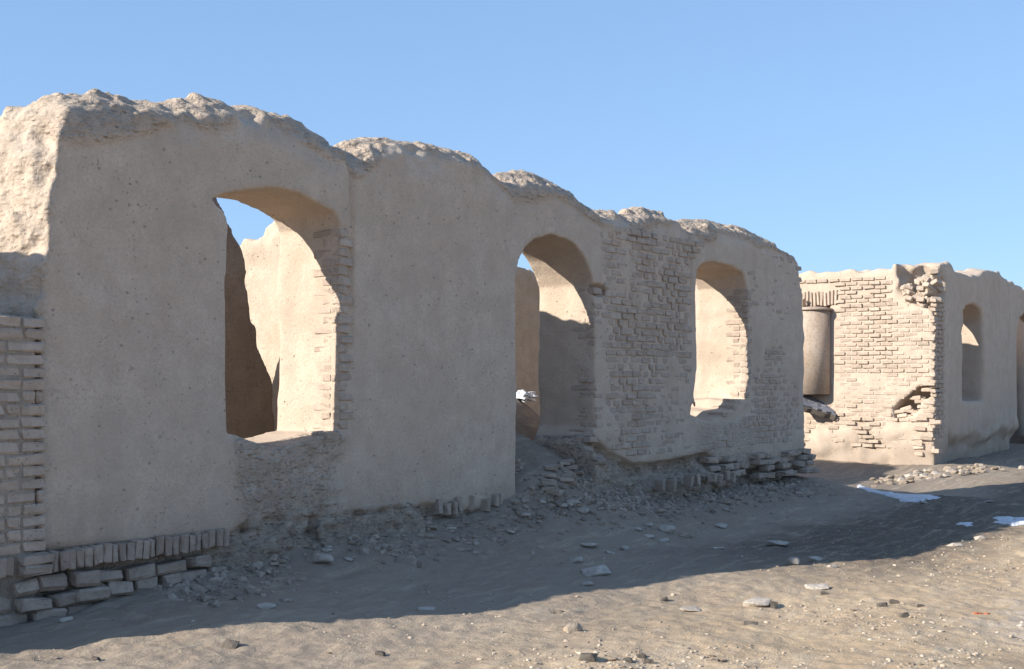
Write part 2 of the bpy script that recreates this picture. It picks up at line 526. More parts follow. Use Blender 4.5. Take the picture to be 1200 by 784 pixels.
def rock_mesh(seed, mat, flat=.45, sub=2, name='stone'):
    """an angular broken lump: the hull of a few points in a squashed box"""
    r = random.Random(seed)
    bm = bmesh.new()
    for k in range(16):
        p = Vector((r.uniform(-1, 1), r.uniform(-1, 1), r.uniform(-1, 1)))
        m = max(abs(p.x), abs(p.y), abs(p.z)); p = p / m * r.uniform(.8, 1.0)
        if p.length > 1.35: p *= 1.2 / p.length
        bm.verts.new((p.x, p.y, p.z * flat))
    bmesh.ops.convex_hull(bm, input=list(bm.verts))
    for v in [v for v in bm.verts if not v.link_faces]: bm.verts.remove(v)
    bmesh.ops.bevel(bm, geom=list(bm.edges), offset=.05, segments=1, affect='EDGES')
    me = bpy.data.meshes.new(name); bm.to_mesh(me); bm.free(); me.materials.append(mat)
    return me

STRETCH = [brick_mesh(i, (.205, .10, .066), BRICK) for i in range(8)]
SHORT = [brick_mesh(20 + i, (.10, .10, .066), BRICK) for i in range(5)]
FOOT_SOLDIER = [brick_mesh(40 + i, (.055, .11, .125), BRICK_FOOT, .014) for i in range(7)]
FOOT_BLOCK = [brick_mesh(60 + i, (.25, .14, .095), BRICK_FOOT, .022) for i in range(7)]
FOOT_FLAT = [brick_mesh(80 + i, (.21, .12, .060), BRICK_FOOT, .016) for i in range(6)]
PALE = [brick_mesh(100 + i, (.205, .12, .064), BRICK_PALE, .012) for i in range(8)]
PALE_SHORT = [brick_mesh(120 + i, (.10, .12, .064), BRICK_PALE, .012) for i in range(5)]

def put(name, me, parent, loc, rot=(0, 0, 0), scale=(1, 1, 1)):
    o = bpy.data.objects.new(name, me)
    COL.objects.link(o); o.parent = parent
    o.location = Vector(loc) - (parent.location if parent else Vector((0, 0, 0)))
    o.rotation_euler = rot; o.scale = scale
    return o

STORE = {}
def lay_brick(me, parent, loc, rot=(0, 0, 0), scale=(1, 1, 1), prio=0.0):
    STORE.setdefault(parent.name, (parent, []))[1].append((prio, me, loc, rot, scale))
def build_bricks(parent, limit=292):
    """the bricks that show largest become parts, the rest one joined part"""
    par, L = STORE[parent.name]
    L = sorted(L, key=lambda e: -e[0])
    for prio, me, loc, rot, scale in L[:limit]: put('brick', me, par, loc, rot, scale)
    VV = []; FF = []; n = 0; mats = []
    for prio, me, loc, rot, scale in L[limit:]:
        M = Matrix.LocRotScale(Vector(loc) - par.location, __import__('mathutils').Euler(rot), Vector(scale))
        v = [M @ q.co for q in me.vertices]
        VV += [tuple(q) for q in v]; FF += [tuple(i + n for i in p.vertices) for p in me.polygons]; n += len(v)
        if not mats: mats.append(me.materials[0])
    if VV:
        m = bpy.data.meshes.new('brickwork'); m.from_pydata(VV, [], FF); m.materials.append(mats[0])
        o = bpy.data.objects.new('brickwork', m); link(o, par, 'stuff')

def jit(a): return RNG.uniform(-a, a)

# ------------------------------------------------------------------ main facade
TOP = [(-60, 128), (0, 122), (30, 113), (60, 109), (90, 107), (130, 110), (160, 115), (190, 117), (215, 114), (250, 118), (290, 124), (325, 131), (350, 143),
       (366, 154), (372, 158), (384, 160), (387, 170), (394, 178), (401, 174), (415, 166), (440, 160), (470, 163), (500, 165), (530, 170),
       (548, 177), (560, 188), (575, 203), (583, 208), (590, 202), (615, 202), (640, 209), (655, 215), (668, 226), (680, 236), (688, 245),
       (700, 246), (720, 245), (735, 249), (750, 244), (770, 246), (785, 252), (796, 264), (801, 258), (815, 255), (835, 259), (860, 264),
       (885, 273), (905, 284), (920, 293), (930, 300), (945, 318)]
top_w = [at_y(px, py, .22) for px, py in TOP]
TX = np.array([p[0] for p in top_w]); TZ = np.array([p[2] for p in top_w])

def poly_from(pts, y=0): return [(at_y(px, py, y)[0], at_y(px, py, y)[2]) for px, py in pts]
WIN1 = poly_from([(266, 508), (265, 470), (266, 400), (265, 330), (268, 262), (263, 248), (254, 241), (249, 232), (262, 226), (290, 222), (325, 221),
                  (352, 226), (378, 238), (394, 250), (400, 266), (399, 330), (401, 400), (399, 470), (399, 507), (380, 512), (345, 521), (325, 526), (300, 517)])
DOOR = poly_from([(606, 700), (604, 560), (606, 480), (605, 400), (605, 325), (609, 305), (617, 289), (629, 279), (645, 275), (662, 278), (676, 288),
                  (686, 303), (693, 320), (697, 334), (697, 352), (697, 430), (699, 500), (690, 520), (680, 700)])
WIN3 = poly_from([(817, 482), (815, 462), (819, 430), (818, 340), (819, 317), (824, 310), (834, 307), (849, 308), (863, 313), (873, 323), (877, 337),
                  (876, 400), (877, 440), (875, 467), (863, 469), (860, 479), (850, 482), (846, 489), (834, 494), (821, 491), (811, 485), (812, 476), (817, 470)])
ERO = [(-40, 652), (45, 643), (265, 624), (285, 612), (310, 606), (390, 604), (412, 598), (440, 597), (480, 588), (515, 592), (560, 596), (600, 592), (640, 560), (690, 506),
       (705, 518), (722, 532), (745, 543), (780, 540), (830, 530), (845, 540), (870, 549), (945, 551)]
ero_w = [at_y(px, py, 0) for px, py in ERO]
EX = np.array([p[0] for p in ero_w]); EZ = np.array([p[2] for p in ero_w])
XR = at_y(944, 500, 0)[0]
LEFT_Z = [-1, .5, 1.9, 2.35, 2.7, 3.05, 3.30, 3.45, 3.7]
LEFT_X = [4.70, 4.76, 4.77, at_y(48, 300)[0], at_y(55, 215)[0], at_y(64, 172)[0], at_y(76, 140)[0], at_y(92, 112)[0], 5.4]
THICK = .74

def facade_field(X, Y, Z, xs, ys, zs):
    n1 = gnoise(xs, ys, zs, 1.3, 1); n2 = gnoise(xs, ys, zs, 4.2, 2); n3 = gnoise(xs, ys, zs, 11, 3); n4 = gnoise(xs, ys, zs, 24, 4)
    lay = gnoise(xs, ys, zs, (3.0, 3.0, 15.0), 5)
    H = np.interp(xs, TX, TZ)[:, None, None]
    topd = H - .60 * np.clip(.27 - Y, 0, .3) - .35 * np.clip(Y - .35, 0, 1) + .0 * Z
    dt = Z - topd
    neart = sstep(-.55, -.02, dt)
    zb = np.interp(xs, EX, EZ)[:, None, None]
    dz = zb - Z                                    # > 0 below the erosion line
    ledge = 1 - sstep(6.0, 6.6, X)
    rough_b = sstep(-.02, .05, dz)
    # the face: flat render, brick relief from x = 11.3, slump below the erosion line
    brickzone = sstep(11.35, 11.6, X) * (1 - sstep(12.9, 17.5, X) * .3)
    bare = sstep(-.75, -.30, gnoise(xs, np.zeros(1), zs, 2.6, 21) + .25 * n3 - sstep(13.2, 13.8, X) * .35)
    yf = .006 * n2 + .016 * n1 + .003 * n3 + brickzone * (.004 + bare * .012 + .003 * n3)
    yf = yf + rough_b * (ledge * (.065 - .12 * sstep(.15, .9, n2 + .5 * n3)) + (1 - ledge) * ((.05 + .07 * sstep(10.2, 11, X)) - (.10 + .07 * sstep(10.2, 11, X)) * sstep(.03, .30, dz) - .12 * np.clip(dz - .12, 0, .9)))
    yf = yf + rough_b * (1 - ledge) * (.035 * n2 + .040 * np.abs(n3) - .02 + .030 * n4 + .03 * lay)
    yf = yf - rough_b * sstep(.12, .0, dz) * (1 - ledge) * -.03
    # hollow under the first window
    w1 = sstep(6.32, 6.50, X + .05 * n2 + .03 * n3) * (1 - sstep(7.40, 7.62, X + .06 * n2 + .03 * n3)) * (1 - sstep(1.05, 1.16, Z + .03 * n2))
    yf = yf + w1 * (.022 + .016 * n2 + .016 * n3 + .012 * n4)
    X1, Z1 = np.meshgrid(xs, zs, indexing='ij')
    jb = poly_sdf(WIN1, X1, Z1)[:, None, :]
    yf = yf + .016 * (1 - sstep(.12, .17, jb + .02 * n2)) * sstep(7.2, 7.3, X) * sstep(1.1, 1.2, Z) * (1 - sstep(2.75, 2.85, Z))
    # vertical seams between the lifts of the wall
    for sx, zt in ((at_y(414, 300)[0], 2.2), (at_y(813, 300)[0], 2.6)):
        yf = yf + .035 * np.exp(-((X - sx - .02 * n2) / .022) ** 2) * sstep(zt - .6, zt + .3, Z)
    yf = yf + sstep(-.20, -.02, dt + .06 * n2) * (.014 * n3 + .02 * n2 + .012 * n4 + .010 * lay + .02)
    dfront = yf - Y
    yback = THICK + .34 * (1 - sstep(5.05, 5.5, X)) + .015 * n2
    dback = Y - yback
    d = np.maximum(dfront, dback)
    xl = np.interp(zs, LEFT_Z, LEFT_X)[None, None, :]
    dl = xl - X - .10 * np.clip(Y, 0, .5) + .045 * n2 + .04 * n3 + .022 * n4 + .02 * lay
    d = smax(d, dl, .03)
    dr = X - (XR - .06 * sstep(.9, 2.8, Z) - .10 * sstep(2.4, 3.2, Z)) + .015 * n2 + .02 * n3
    d = smax(d, dr, .06)
    dt2 = dt + neart * (.012 * n2 + .020 * n3 + .024 * n4 + .024 * lay)
    d = smax(d, dt2, .07)
    # openings
    X2, Z2 = np.meshgrid(xs, zs, indexing='ij')
    for P, rr in ((WIN1, .012), (DOOR, .016), (WIN3, .016)):
        o = poly_sdf(P, X2, Z2)[:, None, :] + rr * n3 * .6 + .006 * n2
        d = smax(d, -o, .018)
    nx_, _, nz_ = at_y(703, 341, 0)
    notch = np.sqrt(((X - nx_) / .17) ** 2 + ((Z - nz_) / .065) ** 2 + ((Y + .02) / .13) ** 2) - 1 + .25 * n3
    d = smax(d, -notch * .08, .02)
    return d

def axis_var(a, b, h0, h1):
    c = [a]
    while c[-1] < b: c.append(c[-1] + h0 + (h1 - h0) * (c[-1] - a) / (b - a))
    return np.array(c)
facade = thing('ruined_facade', 'long roofless mud wall with two windows and a doorway, smooth plaster left, brick showing right', 'ruin', (10.6, .35, 0))
fx = axis_var(4.45, 17.1, .021, .034); fy = np.concatenate([np.arange(-.62, -.1, .03), np.arange(-.1, .12, .018), np.arange(.12, 1.25, .035)]); fz = np.arange(-.25, 3.75, .023)
def facade_broken(V):
    x, y, z = V.T
    w = .10 * pnoise(x, y, z, 3.1, 8)
    H = np.interp(x, TX, TZ); zb = np.interp(x, EX, EZ)
    top = sstep(-.24, -.12, z - H + 1.6 * w)
    low = sstep(-.03, .06, zb - z + .3 * w)
    end = sstep(.10, .02, x - np.interp(z, LEFT_Z, LEFT_X) - .1 * np.clip(y, 0, .5) * -1 + .2 * w)
    sill = sstep(6.25, 6.50, x + 1.2 * w) * (1 - sstep(7.40, 7.66, x + 1.3 * w)) * (1 - sstep(1.08, 1.16, z + .4 * w)) * (y < .3)
    sill3 = sstep(13.4, 13.7, x) * (1 - sstep(14.9, 15.3, x)) * (1 - sstep(1.0, 1.15, z + .5 * w)) * (y < .3)
    return np.clip(np.maximum.reduce([top * .6, low, end * .35, sill * .7, sill3 * .5]), 0, 1)
wall = sdf_object('mud_wall', fx, fy, fz, facade_field, MUD, facade, broken=facade_broken)

def win_dist(x, z):
    X = np.array([[x]]); Z = np.array([[z]])
    return min(float(poly_sdf(P, X, Z)[0, 0]) for P in (WIN1, DOOR, WIN3))

# footing: a course of bricks on edge over flat blocks, left end of the facade
x = 4.22
while x < 6.32:
    t = (x - 4.22) / 2.1
    zt = .470 + .02 * t + jit(.006)
    if 4.58 < x < 4.80 or (5.62 < x < 5.80 and RNG.random() < .0):
        if 4.58 < x < 4.66:
            for k in range(2):
                lay_brick(RNG.choice(FOOT_FLAT), facade, (4.70 + jit(.01), -.055, zt - .035 - k * .064), (jit(.03), jit(.03), jit(.05)))
        x += .06; continue
    lay_brick(RNG.choice(FOOT_SOLDIER), facade, (x, -.022 + jit(.016), zt - .066 - jit(.006)), (jit(.05), jit(.07), jit(.1)), (RNG.uniform(.85, 1.05), 1, RNG.uniform(.92, 1.05)))
    x += RNG.uniform(.060, .070)
z = .27
for row in range(4):
    x = 4.15 + row * .07
    while x < 6.35:
        w = RNG.uniform(.6, 1.05)
        gz = float(ground_h(np.array([x]), np.array([-.12]))[0])
        if z > gz - .08 and RNG.random() < .93:
            lay_brick(RNG.choice(FOOT_BLOCK), facade, (x, -.005 + jit(.045) - .012 * row, z + jit(.014)), (jit(.1), jit(.09), jit(.2)), (w, 1, RNG.uniform(.8, 1)))
        x += .25 * w + RNG.uniform(.0, .05)
    z -= .098

# bricks of the window and door jambs, on the face and in the reveal
def jamb_column(P, side, z0, z1, yin, flat=STRETCH, short=SHORT, chance=1.0):
    X2 = None; z = z0; k = 0
    while z < z1:
        # find the jamb at this height
        pts = []
        n = len(P)
        for i in range(n):
            (ax, az), (bx, bz) = P[i], P[(i + 1) % n]
            if (az > z) != (bz > z): pts.append(ax + (bx - ax) * (z - az) / (bz - az))
        if len(pts) >= 2:
            xj = max(pts) if side > 0 else min(pts)
            if RNG.random() < chance:
                long_ = k % 2 == 0
                me = RNG.choice(flat if long_ else short)
                w = .15 if long_ else .10
                lay_brick(me, facade, (xj + side * (w / 2 - .004 + jit(.004)), .053 + jit(.006), z), (jit(.02), jit(.02), jit(.03)), (.73 if long_ else 1, 1, 1))
                lay_brick(RNG.choice(short if long_ else flat), facade, (xj + side * (.05 - .002 + jit(.004)), .050 + (.11 if long_ else .16), z), (jit(.02), jit(.02), math.pi / 2 + jit(.03)))
        z += .078; k += 1
jamb_column(WIN1, 1, 1.12, 2.80, .3)
jamb_column(WIN3, 1, 1.15, 2.75, .3)
jamb_column(DOOR, 1, .95, 2.55, .3, chance=.7)

# brickwork peeping through the thin render on the right-hand piers
cands = []
row = 0; z = .78
while z < 3.2:
    x = 11.45 + (row % 2) * .105
    while x < XR - .15:
        zt = float(np.interp(x, TX, TZ)); zb = float(np.interp(x, EX, EZ))
        if z < zt - .22 and z > zb + .05 and win_dist(x, z) > .20:
            pn = float(pnoise(np.array([x]), np.array([0]), np.array([z]), 2.6, 21)[0])
            thr = -.80 if x < 13.4 else -.35
            if pn > thr: cands.append((pn, x, z, row))
        x += .212
    z += .078; row += 1
cands.sort(reverse=True)
for pn, x, z, row in cands[:520]:
    s = RNG.random() < .3
    lay_brick(RNG.choice(SHORT if s else STRETCH), facade, (x + jit(.01), .059 + jit(.004), z + jit(.004)), (jit(.015), jit(.025), jit(.02)))
# footing bricks of the right-hand end
for k, zz in enumerate((.60, .52, .44, .35)):
    x = 13.3 + .1 * (k % 2) if k else 13.9
    while x < XR + .02:
        if RNG.random() < (.58 if x > 14.3 else .3):
            lay_brick(RNG.choice(FOOT_FLAT), facade, (x, -.01 - .035 * k + jit(.03), zz + jit(.012)), (jit(.08), jit(.06), jit(.15)), (1, 1.2, 1.1))
        x += RNG.uniform(.21, .27)
# bricks on edge left standing in the slump below the piers
for x0, x1, z0, y0 in ((at_y(505, 600)[0], at_y(585, 600)[0], .43, -.07), (at_y(755, 590)[0], at_y(850, 580)[0], .42, -.30)):
    x = x0
    while x < x1:
        if RNG.random() < .6:
            lay_brick(RNG.choice(FOOT_SOLDIER), facade, (x, y0 + .075 + jit(.03), z0 + jit(.02)), (jit(.15), jit(.15), jit(.2)), (1, 1, RNG.uniform(.8, 1.15)))
        x += RNG.uniform(.07, .11)

STORE['ruined_facade'] = (facade, [(3 * (q[2][0] < 7.7) + (q[2][0] < 12) - .1 * q[2][0] + .5 * (q[2][2] < .6),) + q[1:] for q in STORE['ruined_facade'][1]])
build_bricks(facade)

# ------------------------------------------------------------------ low brick wall at the left edge
lbw = thing('brick_wall', 'low wall of coursed grey-brown bricks at the far left, butted against the plastered facade', 'wall', (4.0, .15, 0))
LB_X = [2.9, 3.1, 3.25, 3.4, 3.6, 4.0, 5.0]
LB_Z = [.25, .45, 1.2, 1.9, 1.98, 2.0, 2.0]  # unseen left end shaped to set the edge of the ground shadow
def low_field(X, Y, Z, xs, ys, zs):
    n2 = gnoise(xs, ys, zs, 5, 31); n3 = gnoise(xs, ys, zs, 13, 32)
    H = np.interp(xs, LB_X, LB_Z)[:, None, None]
    d = np.maximum(-.027 - Y + .005 * n3 + .005 * n2, Y - .40)
    d = smax(d, X - 4.74, .01); d = smax(d, 2.92 - X + .03 * n2, .02)
    return smax(d, Z - (H - .03) + .012 * n3, .02)
sdf_object('wall_core', np.arange(2.7, 4.9, .03), np.arange(-.1, .55, .03), np.arange(-.2, 2.2, .03), low_field, MUD_ROUGH, lbw)
z = .515; row = 0
while z < 1.99:
    x = 3.0 + (row % 2) * .11
    xe = 4.80
    while x < xe - .03:
        w = .205 if RNG.random() < .55 else .10
        if x + w > xe - .07: w = xe - x
        H = float(np.interp(x + w / 2, LB_X, LB_Z))
        if z < H + .02 and w > .04:
            base = .205 if w > .15 else .10
            put('brick', RNG.choice(STRETCH if w > .15 else SHORT), lbw, (x + w / 2, .012 + jit(.006), z + jit(.002)), (jit(.012), jit(.02), jit(.03)), ((w) / base, 1, RNG.uniform(.97, 1.06)))
        x += w + .011
    z += .0785; row += 1

# ------------------------------------------------------------------ walls behind the facade
def box_wall(name, label, x0, x1, y0, y1, topfn, mat=MUD, h=.04, amp=1.0, z0=-.1, ztop=4.0, seed=50, cut=None):
    def f(X, Y, Z, xs, ys, zs):
        n1 = gnoise(xs, ys, zs, 1.6, seed); n2 = gnoise(xs, ys, zs, 5, seed + 1); n3 = gnoise(xs, ys, zs, 13, seed + 2)
        e = .010 * n1 + .010 * n2 * amp + .006 * n3 * amp
        H = topfn(X + 0 * Y, Y + 0 * X)
        dt = Z - H; nt = sstep(-.4, 0, dt)
        e = e + nt * (.03 * n2 + .03 * n3)
        d = np.maximum(np.maximum(x0 - X, X - x1), np.maximum(y0 - Y, Y - y1)) + e
        d = smax(d, dt + e, .05)
        if cut is not None: d = cut(d, X, Y, Z, n2, n3)
        return d
    xs = np.arange(x0 - .2, x1 + .25, h); ys = np.arange(y0 - .2, y1 + .25, h); zs = np.arange(z0 - .1, ztop, h)
    o = sdf_object(name, xs, ys, zs, f, mat, None, Vector(((x0 + x1) / 2, (y0 + y1) / 2, 0)))
    return tag(o, label, 'wall')

box_wall('unseen_shade_stub', 'unseen mud stub beyond the left edge, added to shade the wall end', 3.35, 3.9, .62, 1.15, lambda X, Y: 3.05 - .5 * np.abs(X - 3.6), MUD, .05, seed=170)  # out of view, added to cast the dark patch on the facade's end
# the cross wall seen sunlit through the first window
cz = [at_x(px, py, 8.9) for px, py in ((262, 296), (284, 288), (302, 283), (306, 274), (313, 262), (330, 250))]
CY = np.array([p[1] for p in cz][::-1]); CZ = np.array([p[2] for p in cz][::-1])
o_ = np.argsort(CY); CY = CY[o_]; CZ = CZ[o_]
def cross_top(X, Y):
    return np.interp(Y, np.concatenate([[.5, 1.3, 1.9], CY[CY > 2.0], [4.2]]), np.concatenate([[2.9, 3.25, 3.35], CZ[CY > 2.0], [2.7]]))
box_wall('cross_wall', 'sunlit inner cross wall seen through the large left window', 8.9, 9.5, .80, 4.2, cross_top, MUD, .04, seed=60)

# the broken shaded stub in front of it
SP = [(250, 520), (250, 225), (263, 250), (267, 262), (276, 275), (284, 290), (289, 305), (292, 320), (289, 328), (293, 350), (295, 378), (301, 382), (302, 396), (306, 412), (313, 428), (319, 440), (321, 470), (322, 520)]
SPW = [(at_y(a, b, 2.0)[0], at_y(a, b, 2.0)[2]) for a, b in SP]
def stub_field(X, Y, Z, xs, ys, zs):
    n2 = gnoise(xs, ys, zs, 5, 71); n3 = gnoise(xs, ys, zs, 14, 72)
    X2, Z2 = np.meshgrid(xs, zs, indexing='ij')
    P = [(7.25, -.2), (7.25, 3.3)] + SPW[1:] + [(SPW[-1][0], -.2)]
    p = poly_sdf(P, X2, Z2)[:, None, :]
    d = np.maximum(p + .008 * n3, np.maximum(2.0 - Y, Y - 2.45) + .012 * n2 + .006 * n3)
    return d
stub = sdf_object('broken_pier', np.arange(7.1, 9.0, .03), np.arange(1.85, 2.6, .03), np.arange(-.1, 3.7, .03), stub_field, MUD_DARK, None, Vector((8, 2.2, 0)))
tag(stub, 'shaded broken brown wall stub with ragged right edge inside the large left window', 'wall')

# the warm shaded back wall seen through the doorway
box_wall('back_wall', 'warm brown back wall in shade seen through the arched doorway', 12.0, 16.3, 3.6, 4.1,
         lambda X, Y: np.interp(X, [12, 14.0, 14.6, 15.2, 16.3], [3.3, 3.25, 3.25, 3.15, 3.2]), MUD_WARM, .05, seed=80)
box_wall('end_wall', 'low broken end wall behind the right end of the main ruin', 15.7, 16.35, 4.15, 6.4,
         lambda X, Y: 3.25 + 0 * X, MUD, .05, seed=90)

# ------------------------------------------------------------------ the farther ruin
wing = thing('distant_ruin', 'farther brick ruin at right with sunlit left end and broken corner', 'ruin', (22.6, 1.5, 0))
WX = 22.2
WL = [(880, 330), (930, 322), (950, 319), (975, 318), (1000, 318), (1030, 317), (1044, 314), (1048, 318), (1060, 315), (1075, 312), (1082, 305), (1090, 306), (1096, 309)]
wl = [at_x(px, py, WX) for px, py in WL]
wly = np.array([p[1] for p in wl]); wlz = np.array([p[2] for p in wl]); o_ = np.argsort(wly); wly = wly[o_]; wlz = wlz[o_]
WF = [(1090, 306), (1098, 309), (1108, 310), (1112, 316), (1120, 320), (1128, 327), (1134, 325), (1140, 319), (1150, 317), (1162, 321), (1175, 330), (1190, 337), (1205, 343), (1260, 350)]
wf = [at_y(px, py, .15) for px, py in WF]
wfx = np.array([p[0] for p in wf]); wfz = np.array([p[2] for p in wf])
WWIN = poly_from([(1129, 470), (1128, 400), (1129, 365), (1133, 358), (1142, 357), (1150, 363), (1153, 375), (1153, 470)])
WDOOR = poly_from([(1194, 560), (1193, 400), (1196, 374), (1203, 366), (1228, 366), (1240, 380), (1243, 560)])
adoor_y0 = at_x(976, 400, WX)[1]
# arched opening in the left end: y from adoor_y0, top follows the arch
ah = at_x(955, 356, WX)[2]; sill = at_x(960, 470, WX)[2]
HOLE = [at_x(px, py, WX)[1:] for px, py in ((1092, 452), (1096, 458), (1078, 470), (1070, 486), (1052, 492), (1051, 480), (1062, 470), (1072, 458))]
TANK = (WX - .02, at_x(952, 400, WX)[1], .345, at_x(960, 462, WX)[2], at_x(952, 360, WX - .3)[2])
def wing_field(X, Y, Z, xs, ys, zs):
    n1 = gnoise(xs, ys, zs, 1.1, 101); n2 = gnoise(xs, ys, zs, 3.6, 102); n3 = gnoise(xs, ys, zs, 8.5, 103)
    Hl = np.interp(ys, wly, wlz)[None, :, None]; Hf = np.interp(xs, wfx, wfz)[:, None, None]
    e = .012 * n1 + .012 * n2
    low = 1 - sstep(.5, 1.15, Z)
    pw = gnoise(np.zeros(1), ys, zs, 1.5, 41)
    left = np.maximum(np.maximum(WX + .010 + .006 * sstep(-.2, .3, pw) - X - low * (.03 + .05 * n2 + .04 * n3), X - WX - .75), np.maximum(-Y, Y - 6.5)) + e
    front = np.maximum(np.maximum(WX - X, X - 34), np.maximum(-Y + .14 * (1 - sstep(.35, .62, Z + .10 * n2)) * sstep(22.5, 22.9, X) + low * .03 * n3, Y - .75)) + e
    for H, which in ((Hl, 0), (Hf, 1)):
        dt = Z - H; nt = sstep(-.5, 0, dt)
        v = dt + nt * (.035 * n2 + .045 * n3)
        if which == 0: left = smax(left, v, .06)
        else: front = smax(front, v, .06)
    # arched opening in the end wall
    Y2, Z2 = np.meshgrid(ys, zs, indexing='ij')
    left = smax(left, -np.maximum(np.sqrt((X - TANK[0]) ** 2 + (Y - TANK[1]) ** 2) - TANK[2] + .02, np.maximum(TANK[3] - Z, Z - TANK[4] - .06)), .02)
    # collapsed corner, and the hole where bricks have fallen out
    hp = poly_sdf(HOLE, Y2, Z2)[None] - .035 + .03 * n3
    left = np.maximum(left, -np.maximum(hp + .03 * n3, X - (WX + .34)))
    front = np.maximum(front, -np.maximum(hp + .03 * n3, X - (WX + .34)))
    cc = np.sqrt(((Y + .05) / .75) ** 2 + ((Z - 3.50) / .75) ** 2 + ((X - WX) / .55) ** 2) - 1 + .18 * n3 + .12 * n2
    left = smax(left, -cc * .35, .04); front = smax(front, -cc * .35, .04)
    X2, Z3 = np.meshgrid(xs, zs, indexing='ij')
    for P in (WWIN, WDOOR):
        o = poly_sdf(P, X2, Z3)[:, None, :]
        front = smax(front, -(o + .012 * n3), .03)
    return np.minimum(left, front)
sdf_object('mud_wall', np.concatenate([np.arange(21.7, 23.3, .04), np.arange(23.3, 34.3, .09)]), np.concatenate([np.arange(-.5, 3.2, .045), np.arange(3.2, 6.8, .08)]),
           np.arange(-.2, 4.2, .045), wing_field, MUD, wing)
# brickwork of the sunlit end
def yz_in(P, y, z): return float(poly_sdf(P, np.array([[y]]), np.array([[z]]))[0, 0])
wb = []
row = 0; z = .42
while z < 3.6:
    y = -.02 + (row % 2) * .10
    while y < 3.1:
        H = float(np.interp(y, wly, wlz))
        L = .205
        in_arch = abs(y + .1 - TANK[1]) < TANK[2] + .10 and sill - .05 < z < 3.36
        cc = math.hypot((y + .05) / .75, (z - 3.5) / .75)
        if z < H - .12 and not in_arch and yz_in(HOLE, y + .1, z) > .03 and cc > 1.0:
            pn = float(pnoise(np.array([0]), np.array([y]), np.array([z]), 1.5, 41)[0]) + .35 * (z - 1.2 if z < 1.2 else 0)
            rightness = 1 - min(1, y / 1.6)
            if RNG.random() < .97:
                wb.append((max(0, min(1, .5 - pn * .9 - rightness * .45)), y + L / 2, z))
        y += L + .012
    z += .0785; row += 1
wb.sort(reverse=True)
for s_, y, z in wb:
    low = z < 1.0
    lay_brick(RNG.choice(PALE), wing, (WX + .066 - RNG.uniform(.004, .018) + .008 * s_ - (.02 if low else 0) + jit(.01 if not low else .03), y + jit(.006), z + jit(.004)),
        (jit(.02), jit(.03), math.pi / 2 + jit(.04 if not low else .15)), (RNG.uniform(.93, 1.0), 1, 1), prio=-y - (.0 if z > 1.2 else .4))
# bricks on end above the tank
for zz, sc in ((TANK[4] + .17, 1.25),):
    y = TANK[1] - TANK[2] - .10
    while y < TANK[1] + TANK[2] + .3:
        lay_brick(RNG.choice(PALE), wing, (WX + .052 + jit(.008), y, zz + jit(.02)), (0, math.pi / 2 + jit(.06), math.pi / 2), (sc, 1, .8), prio=2)
        y += .068
# loose bricks along the broken top of the shaded front
for px, py in ((1099, 313), (1104, 311), (1110, 312), (1114, 317), (1136, 324), (1140, 320), (1146, 318), (1152, 318), (1158, 320), (1165, 323), (1171, 328), (1178, 332), (1186, 336), (1194, 340)):
    for k in range(2):
        p = at_y(px + jit(3), py + 5 + jit(3), .12 + .1 * k)
        lay_brick(RNG.choice(PALE), wing, p, (jit(.5), jit(.5), jit(1.5)), (RNG.uniform(.7, 1.1), 1.2, RNG.uniform(1, 1.5)), prio=3)
# tumbled bricks in the broken corner and in the hole
for k in range(75):
    a = RNG.uniform(0, 1); 
    y = RNG.uniform(.0, .55); z = 3.48 - y * .55 - RNG.uniform(-.02, .62) * (1 - y)
    lay_brick(RNG.choice(PALE), wing, (WX + .05 + RNG.uniform(0, .2), y, z), (jit(.6), jit(.5), jit(1.4)), (RNG.uniform(.7, 1.2), 1.1, RNG.uniform(1, 1.5)), prio=3)
for k in range(16):
    px, py = RNG.uniform(1054, 1094), RNG.uniform(455, 492)
    p = at_x(px, py, WX + .12)
    if yz_in(HOLE, p[1], p[2]) < .04:
        lay_brick(RNG.choice(PALE), wing, p, (jit(.25), jit(.3), math.pi / 2 + jit(.5)), prio=3)
# lower corner stones sticking out
for k in range(14):
    lay_brick(RNG.choice(PALE), wing, (WX + .03 + jit(.05), .02 + RNG.random() * .3 - .06, .25 + k * .055), (jit(.1), jit(.1), math.pi / 2 + jit(.4)), (1, 1, 1.1), prio=3)
# corner bricks on the shaded front
for row in range(34):
    z = .62 + row * .0785
    if z < 3.0:
        for k in range(3):
            lay_brick(RNG.choice(SHORT if (row + k) % 2 else STRETCH), wing, (WX + .10 + k * .17, .022 + jit(.006), z), (0, 0, 0), prio=-9)

build_bricks(wing)
# inner walls of the farther ruin, in shade behind its openings
box_wall('rear_wall', 'shaded rear wall seen through the narrow window of the farther ruin', 24.9, 36, 1.55, 2.0, lambda X, Y: 3.3 + 0 * X + 0 * Y, MUD, .10, seed=150)
def lathe_mesh(name, prof, mat, seg=40, cap=True):
    bm = bmesh.new(); rings = []
    for r, z in prof:
        rings.append([bm.verts.new((r * math.cos(2 * math.pi * k / seg), r * math.sin(2 * math.pi * k / seg), z)) for k in range(seg)])
    for a_, b_ in zip(rings, rings[1:]):
        for k in range(seg): bm.faces.new((a_[k], a_[(k + 1) % seg], b_[(k + 1) % seg], b_[k]))
    if cap: bm.faces.new(rings[0][::-1]); bm.faces.new(rings[-1])
    me = bpy.data.meshes.new(name); bm.to_mesh(me); bm.free(); me.materials.append(mat)
    for p in me.polygons: p.use_smooth = len(p.vertices) == 4
    return me
